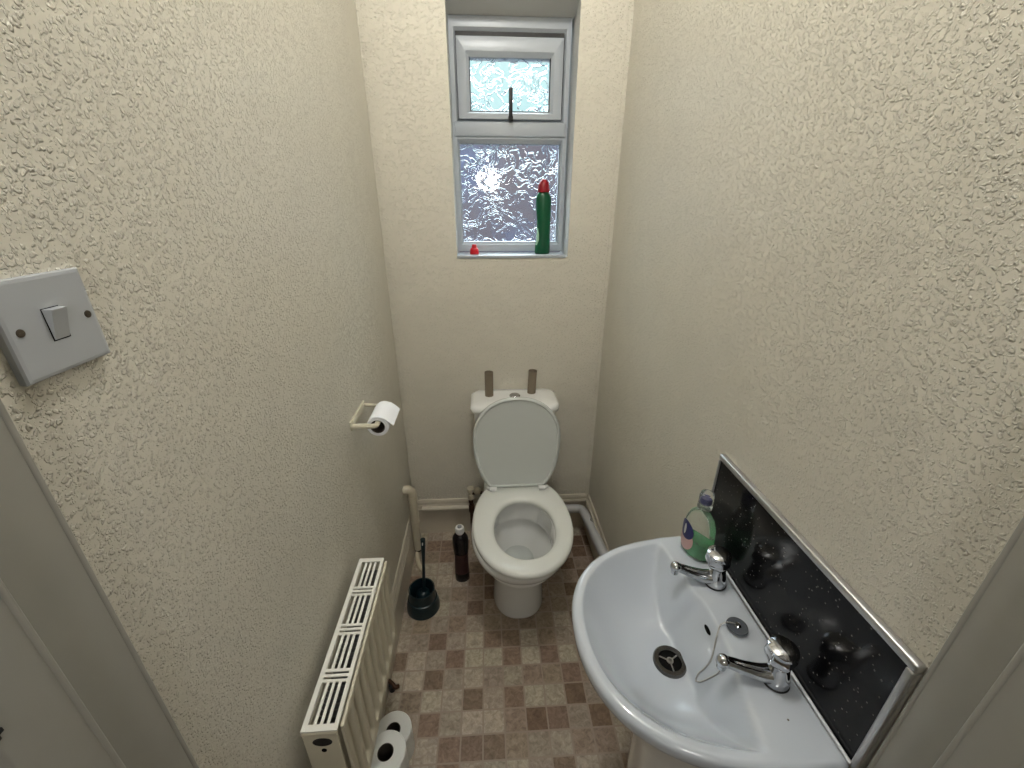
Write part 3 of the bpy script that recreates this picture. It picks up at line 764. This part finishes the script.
# outer rim and cross pieces, slot rows
ys = RY0
box(bm, RX0, RX1, RY0, RY0+.012, RZ1-.004, RZ1); box(bm, RX0, RX1, RY1-.012, RY1, RZ1-.004, RZ1)
box(bm, RX0, RX0+.010, RY0+.012, RY1-.012, RZ1-.006, RZ1); box(bm, RX1-.008, RX1, RY0+.012, RY1-.012, RZ1-.008, RZ1)
yy = RY0+.012
innx0, innx1 = RX0+.010, RX1-.008
for s_ in range(4):
    for k in range(1, 4):
        xx = innx0+(innx1-innx0)*k/4; box(bm, xx-.0028, xx+.0028, yy, yy+T_, RZ1-.004, RZ1-.0005)
    yy += T_
    if s_ < 3:
        for o_ in (0, .0108, .0216): box(bm, innx0, innx1, yy+o_, yy+o_+.0058, RZ1-.004, RZ1-.0005)
        yy += .0274
under(finish('top_grille', bm, M['radtop']), rd)
# ribbed front panel as a pressed sheet
bm = bmesh.new(); NY, NZ = 240, 48; fx = .0930
PY0, PY1 = .410, .818
grid = []
def sst(a, b_, t):
    t = min(1, max(0, (t-a)/(b_-a))); return t*t*(3-2*t)
for j in range(NZ+1):
    z = RZ0+(RZ1-.010-RZ0)*j/NZ; row = []
    for i in range(NY+1):
        y = PY0+(PY1-PY0)*i/NY
        ph = ((y-PY0-.012)/.0418) % 1.0
        w_ = sst(.12, .32, ph)*(1-sst(.68, .88, ph)); inz = sst(.425, .440, z)*(1-sst(.655, .668, z)); iny = sst(PY0+.012, PY0+.02, y)*(1-sst(PY1-.014, PY1-.010, y))
        x = fx+.0075-.0105*w_*inz*iny
        edge_ = min(z-RZ0, RZ1-.010-z, y-PY0, PY1-y)
        if edge_ < .004: x -= .004*(1-math.sqrt(max(0, 1-(1-edge_/.004)**2)))
        row.append(bm.verts.new((x, y, z)))
    grid.append(row)
for j in range(NZ):
    for i in range(NY): bm.faces.new((grid[j][i], grid[j][i+1], grid[j+1][i+1], grid[j+1][i]))
box(bm, .0830, .0885, PY0+.0005, PY1-.0005, RZ0+.001, RZ1-.011)
box(bm, .0950, .1020, PY0+.001, PY1-.001, RZ1-.013, RZ1-.004, bev=.002)
under(finish('front_panel', bm, M['rad'], smooth=True, auto=45), rd)
bm = bmesh.new(); box(bm, .0275, .034, PY0, PY1, RZ0, RZ1-.012); under(finish('back_panel', bm, M['rad']), rd)
bm = bmesh.new()
for k in range(34):
    y = PY0+.01+k*.0118; box(bm, .036, .082, y, y+.0012, RZ0+.02, RZ1-.030)
box(bm, .036, .082, PY0+.005, PY1-.005, RZ0+.015, RZ0+.02)
fn = under(finish('convector_fins', bm, M['fin']), rd)
for (ya, yb) in ((RY0-.0005, RY0+.005), (RY1-.005, RY1)):
    bm = bmesh.new(); box(bm, RX0, RX1-.002, ya, yb, RZ0, RZ1-.003, bev=.002)
    box(bm, RX0-.0005, RX1-.001, ya-.001, yb+.001, RZ1-.018, RZ1-.0045, bev=.003, seg=3)
    sc_ = under(finish('side_panel', bm, M['rad'], auto=30), rd)
    if ya < RY0:
        for cz, rx_, rz_, xc in ((.6600, .0185, .0125, .0600), (.6330, .0050, .0055, .0590)):
            bm = bmesh.new(); loftrings(bm, [[(xc+rx_*q*math.cos(2*PI*i/32), ya+dy_, cz+rz_*q*math.sin(2*PI*i/32)) for i in range(32)] for dy_, q in ((.001, 1), (-.0009, 1), (-.0009, .9), (-.0004, .8))])
            o = finish('end_opening', bm, M['dark'] if rx_ < .01 else M['black_rubber'], sc_); 
for y_ in (.47, .76):
    under(mkbox('bracket', (-.001, .029, y_-.012, y_+.012, .42, .62), M['rad']), rd)
# small bent stub by the skirting
stb = thing('pipe_stub', 'small dark bent pipe end by the skirting, on the floor beyond the spare rolls', 'pipe', (.033, .885, 0))
mktube('stub', [(-.018, .015, .030), (-.004, .004, .030), (.008, -.006, .026), (.018, .0, .020)], .0075, M['copper'], stb, 12, 5)
mklathe('collar', [(.010, .001), (.010, .03), (.006, .034)], M['black_rubber'], stb, n=20, c=(-.006, .0))

# ------------------------------------------------------------------ toilet brush
tb = thing('toilet_brush', 'dark teal toilet brush standing in its round pot by the left skirting', 'toilet brush', (.096, 1.222, 0))
mklathe('pot', [(.067, 0), (.070, .004), (.069, .03), (.0610, .060), (.0565, .062), (.0525, .105), (.0545, .107), (.0545, .111), (.0500, .111), (.0480, .10), (.045, .03), (.02, .02)], M['brushpot'], tb, n=48, cap1=True)
mktube('handle', [(.004, .0, .05), (.010, .002, .12), (.018, .004, .24), (.024, .004, .335), (.026, .004, .375)], [.012, .0068, .0062, .0090, .0100], M['brushpot'], tb, 14, 6)
bm = bmesh.new(); lathe(bm, [(.006, .04), (.026, .045), (.030, .07), (.028, .085), (.006, .095)], c=(.004, 0), n=24); finish('bristle_head', bm, M['brushpot'], tb, auto=60)
mktube('hanging_hole', [(.0240, -.0050, .352), (.0252, -.0058, .366)], .0022, M['white_plastic'], tb, 8)

# dark cleaner bottle
cb = thing('cleaner_bottle', 'slim dark bottle with a white cap on the floor left of the toilet', 'bottle', (.258, 1.362, 0))
mklathe('bottle', [(.029, 0), (.0325, .004), (.033, .03), (.0310, .09), (.0300, .15), (.034, .185), (.0355, .22), (.034, .250), (.025, .268), (.013, .274)], M['bottle_black'], cb, sx=1, sy=.8, n=40, auto=50)
bm = bmesh.new(); ring_ = []
for z, r_ in ((.050, .0331), (.09, .0318), (.15, .0308), (.165, .0324)):
    ring_.append([(r_*math.cos(a), r_*.8*math.sin(a)-.0006, z) for a in [-PI*.92+PI*.84*i/20 for i in range(21)]])
loftrings(bm, ring_, False, False, closed=False); finish('label', bm, M['bottle_label'], cb, smooth=True)
mklathe('neck', [(.0150, .270), (.0150, .280)], M['pink'], cb, n=28)
mklathe('cap', [(.0185, .278), (.0200, .282), (.0200, .298), (.0175, .306), (.009, .307)], M['white_plastic'], cb, n=32)
mklathe('nozzle', [(.0095, .306), (.0095, .311), (.006, .313)], M['grey_plastic'], cb, n=24)

# ------------------------------------------------------------------ things on the sill
gb = thing('toilet_cleaner_bottle', 'tall green bottle with a red cap on the right of the window sill', 'bottle', (.633, D+.048, WZ0+.0085))
bm = bmesh.new()
# width profile (half width), bend of the centre line
pr = [(0, .0285, 0), (.004, .0315, 0), (.03, .0310, .001), (.07, .0270, .003), (.12, .0275, .003), (.17, .0300, .001), (.205, .0310, 0), (.222, .0270, -.001), (.232, .0190, -.001), (.238, .0160, -.001)]
loftrings(bm, [[(dx_+h*math.cos(2*PI*i/40), .72*h*math.sin(2*PI*i/40), z) for i in range(40)] for z, h, dx_ in pr])
finish('bottle', bm, M['green'], gb, auto=50)
mklathe('cap', [(.0225, .232), (.0235, .236), (.0225, .255), (.0175, .268), (.010, .277), (.004, .279)], M['red_dark'], gb, n=36, c=(-.001, 0))
bm = bmesh.new(); gr = []
for z, a0, a1 in ((.035, -2.95, -2.5), (.055, -2.95, -2.25), (.08, -2.95, -2.35), (.10, -2.9, -2.55)):
    h = .0308-.0035*min(1, max(0, (z-.03)/.04)); dx_ = .001+.002*min(1, max(0, (z-.03)/.04))
    gr.append([(dx_+(h+.0006)*math.cos(a), .72*(h+.0006)*math.sin(a), z) for a in [a0+(a1-a0)*i/8 for i in range(9)]])
loftrings(bm, gr, False, False, closed=False); finish('label_print', bm, M['pale_print'], gb, smooth=True)
rc = thing('red_cap', 'small red plastic cap on the left of the window sill', 'bottle cap', (.353, D+.04, WZ0+.0085))
mklathe('cap', [(.0180, 0), (.0185, .004), (.0180, .014), (.0150, .022), (.0100, .026), (.0092, .036), (.007, .038)], M['red'], rc, n=36)

# ------------------------------------------------------------------ pipes
pp_ = thing('overflow_pipe', 'cream painted pipe bending down the left wall in the far corner', 'pipe', (.035, 1.52, 0))
under(mktube('pipe', bend([(-.01, 1.508, .402), (.034, 1.515, .400), (.034, 1.522, .04)], .022), .0200, M['pipe'], None, 18), pp_)
bm = bmesh.new(); lathe(bm, [(.0225, .340), (.0225, .362)], c=(.034, 1.5165), n=24)
under(finish('pipe_joint', bm, M['pipe'], auto=40), pp_)
bm = bmesh.new(); lathe(bm, [(.0225, .205), (.0225, .217)], c=(.034, 1.519), n=24)
under(finish('pipe_clip', bm, M['pipe'], auto=40), pp_)
under(mklathe('pipe_end', [(.0175, .03), (.0175, .048)], M['dark'], None, c=(.034, 1.522), n=20), pp_)
hp = tag(mktube('floor_hose', [(.033, 1.555, .055), (.03, 1.52, .03), (.036, 1.475, .014), (.052, 1.43, .011), (.075, 1.40, .011)], .0095, M['pipe'], None, 12, 6), 'short pale hose curling along the floor at the left corner', 'hose')
sup = thing('supply_pipe', 'cream painted pipe running above the back skirting to the left of the toilet', 'pipe', (.18, 1.645, .175))
under(mktube('pipe', [(.05, 1.647, .175), (.300, 1.647, .175)], .0125, M['skirt'], None, 16), sup)
under(mktube('pipe', bend([(.298, 1.640, .005), (.298, 1.640, .265), (.335, 1.630, .280), (.37, 1.61, .29)], .012), .0080, M['copper'], None, 14), sup)
bm = bmesh.new(); lathe(bm, [(.012, .235), (.0165, .24), (.0165, .262), (.011, .268), (.011, .28), (.018, .283), (.018, .300), (.012, .304)], c=(.298, 1.638), n=20)
bmesh.ops.create_uvsphere(bm, u_segments=18, v_segments=12, radius=.019, matrix=Matrix.Translation((.332, 1.626, .292)))
under(finish('valve', bm, M['pipe'], auto=40), sup)
bm = bmesh.new(); lathe(bm, [(.013, .155), (.015, .16), (.015, .195), (.013, .2)], c=(.300, 1.636), n=16); lathe(bm, [(.0115, .21), (.0125, .215), (.0125, .232)], c=(.298, 1.638), n=16)
under(finish('fitting', bm, M['copper'], auto=40), sup)
wpipe = thing('waste_pipe', 'grey plastic waste pipe running round the right corner behind the toilet', 'pipe', (.86, 1.5, .15))
under(mktube('pipe', bend([(.60, 1.615, .168), (.866, 1.615, .165), (.876, 1.25, .225), (.86, .70, .30), (.80, .60, .34)], .035, 8), .0215, M['waste'], None, 22), wpipe)
def ringat(p, d, r_, L, n=24):
    bm = bmesh.new(); p = Vector(p); d = Vector(d).normalized(); tube(bm, [p-d*L/2, p-d*L/2, p+d*L/2, p+d*L/2], [r_*.9, r_, r_, r_*.9], n); return bm
for p, d in (((.815, 1.615, .1655), (1, 0, 0)), ((.8675, 1.560, .174), (.0, -.98, .16))):
    under(finish('coupling', ringat(p, d, .0255, .03), M['waste'], auto=40), wpipe)
bx_ = tag(mkbox('wooden_batten', (.70, .8955, D-.030, D-.0155, .176, .190), M['skirt'], bev=.002), 'thin painted batten above the waste pipe on the back skirting', 'batten')
b2 = tag(mktube('heating_pipe', [(.888, 1.62, .214), (.889, 1.36, .214)], .006, M['skirt'], None, 12), 'thin cream painted pipe along the right skirting above the waste pipe', 'pipe')
bm = bmesh.new(); box(bm, .872, .8965, 1.468, 1.484, .196, .216, bev=.003); bmesh.ops.create_uvsphere(bm, u_segments=12, v_segments=8, radius=.006, matrix=Matrix.Translation((.876, 1.476, .216)))
cl = tag(finish('pipe_bracket', bm, M['steel'], auto=30), 'small metal pipe bracket with bolt at the right corner skirting', 'bracket')

# ------------------------------------------------------------------ light
def light(name, kind, loc, energy, color, size=.1, rot=None):
    l = bpy.data.lights.new(name, kind); l.energy = energy; l.color = color
    if kind == 'AREA': l.shape = 'DISK'; l.size = size
    elif kind == 'POINT': l.shadow_soft_size = size
    o = bpy.data.objects.new(name, l); COL.objects.link(o); o.location = loc
    if rot: o.rotation_euler = rot
    return o
light('ceiling_lamp', 'POINT', (.43, .62, 2.80), 15.5, (1, .985, .945), .07)
light('added_hall_fill', 'POINT', (.45, -.95, 1.80), 9, (1, .985, .95), .12)  # unseen fill light, added to brighten the back and lower parts

w = bpy.data.worlds.new('sky'); bpy.context.scene.world = w; w.use_nodes = True
nt = w.node_tree; bg = nt.nodes['Background']; bg.inputs['Strength'].default_value = 1
# overcast sky: pale and weak near the horizon, much brighter overhead
tc = nt.nodes.new('ShaderNodeTexCoord'); sx = nt.nodes.new('ShaderNodeSeparateXYZ'); nt.links.new(tc.outputs['Generated'], sx.inputs[0])
rp = nt.nodes.new('ShaderNodeValToRGB'); nt.links.new(sx.outputs[2], rp.inputs[0])
rp.color_ramp.elements[0].position = .26; rp.color_ramp.elements[0].color = (.034, .051, .053, 1)
rp.color_ramp.elements[1].position = .62; rp.color_ramp.elements[1].color = (.80, .92, 1, 1)
vm = nt.nodes.new('ShaderNodeVectorMath'); vm.operation = 'SCALE'; vm.inputs['Scale'].default_value = 12
nt.links.new(rp.outputs[0], vm.inputs[0]); nt.links.new(vm.outputs[0], bg.inputs['Color'])
sc = bpy.context.scene
sc.view_settings.view_transform = 'Standard'; sc.view_settings.look = 'None'; sc.view_settings.exposure = 0.57; sc.view_settings.gamma = 1
sc.view_settings.use_curve_mapping = False
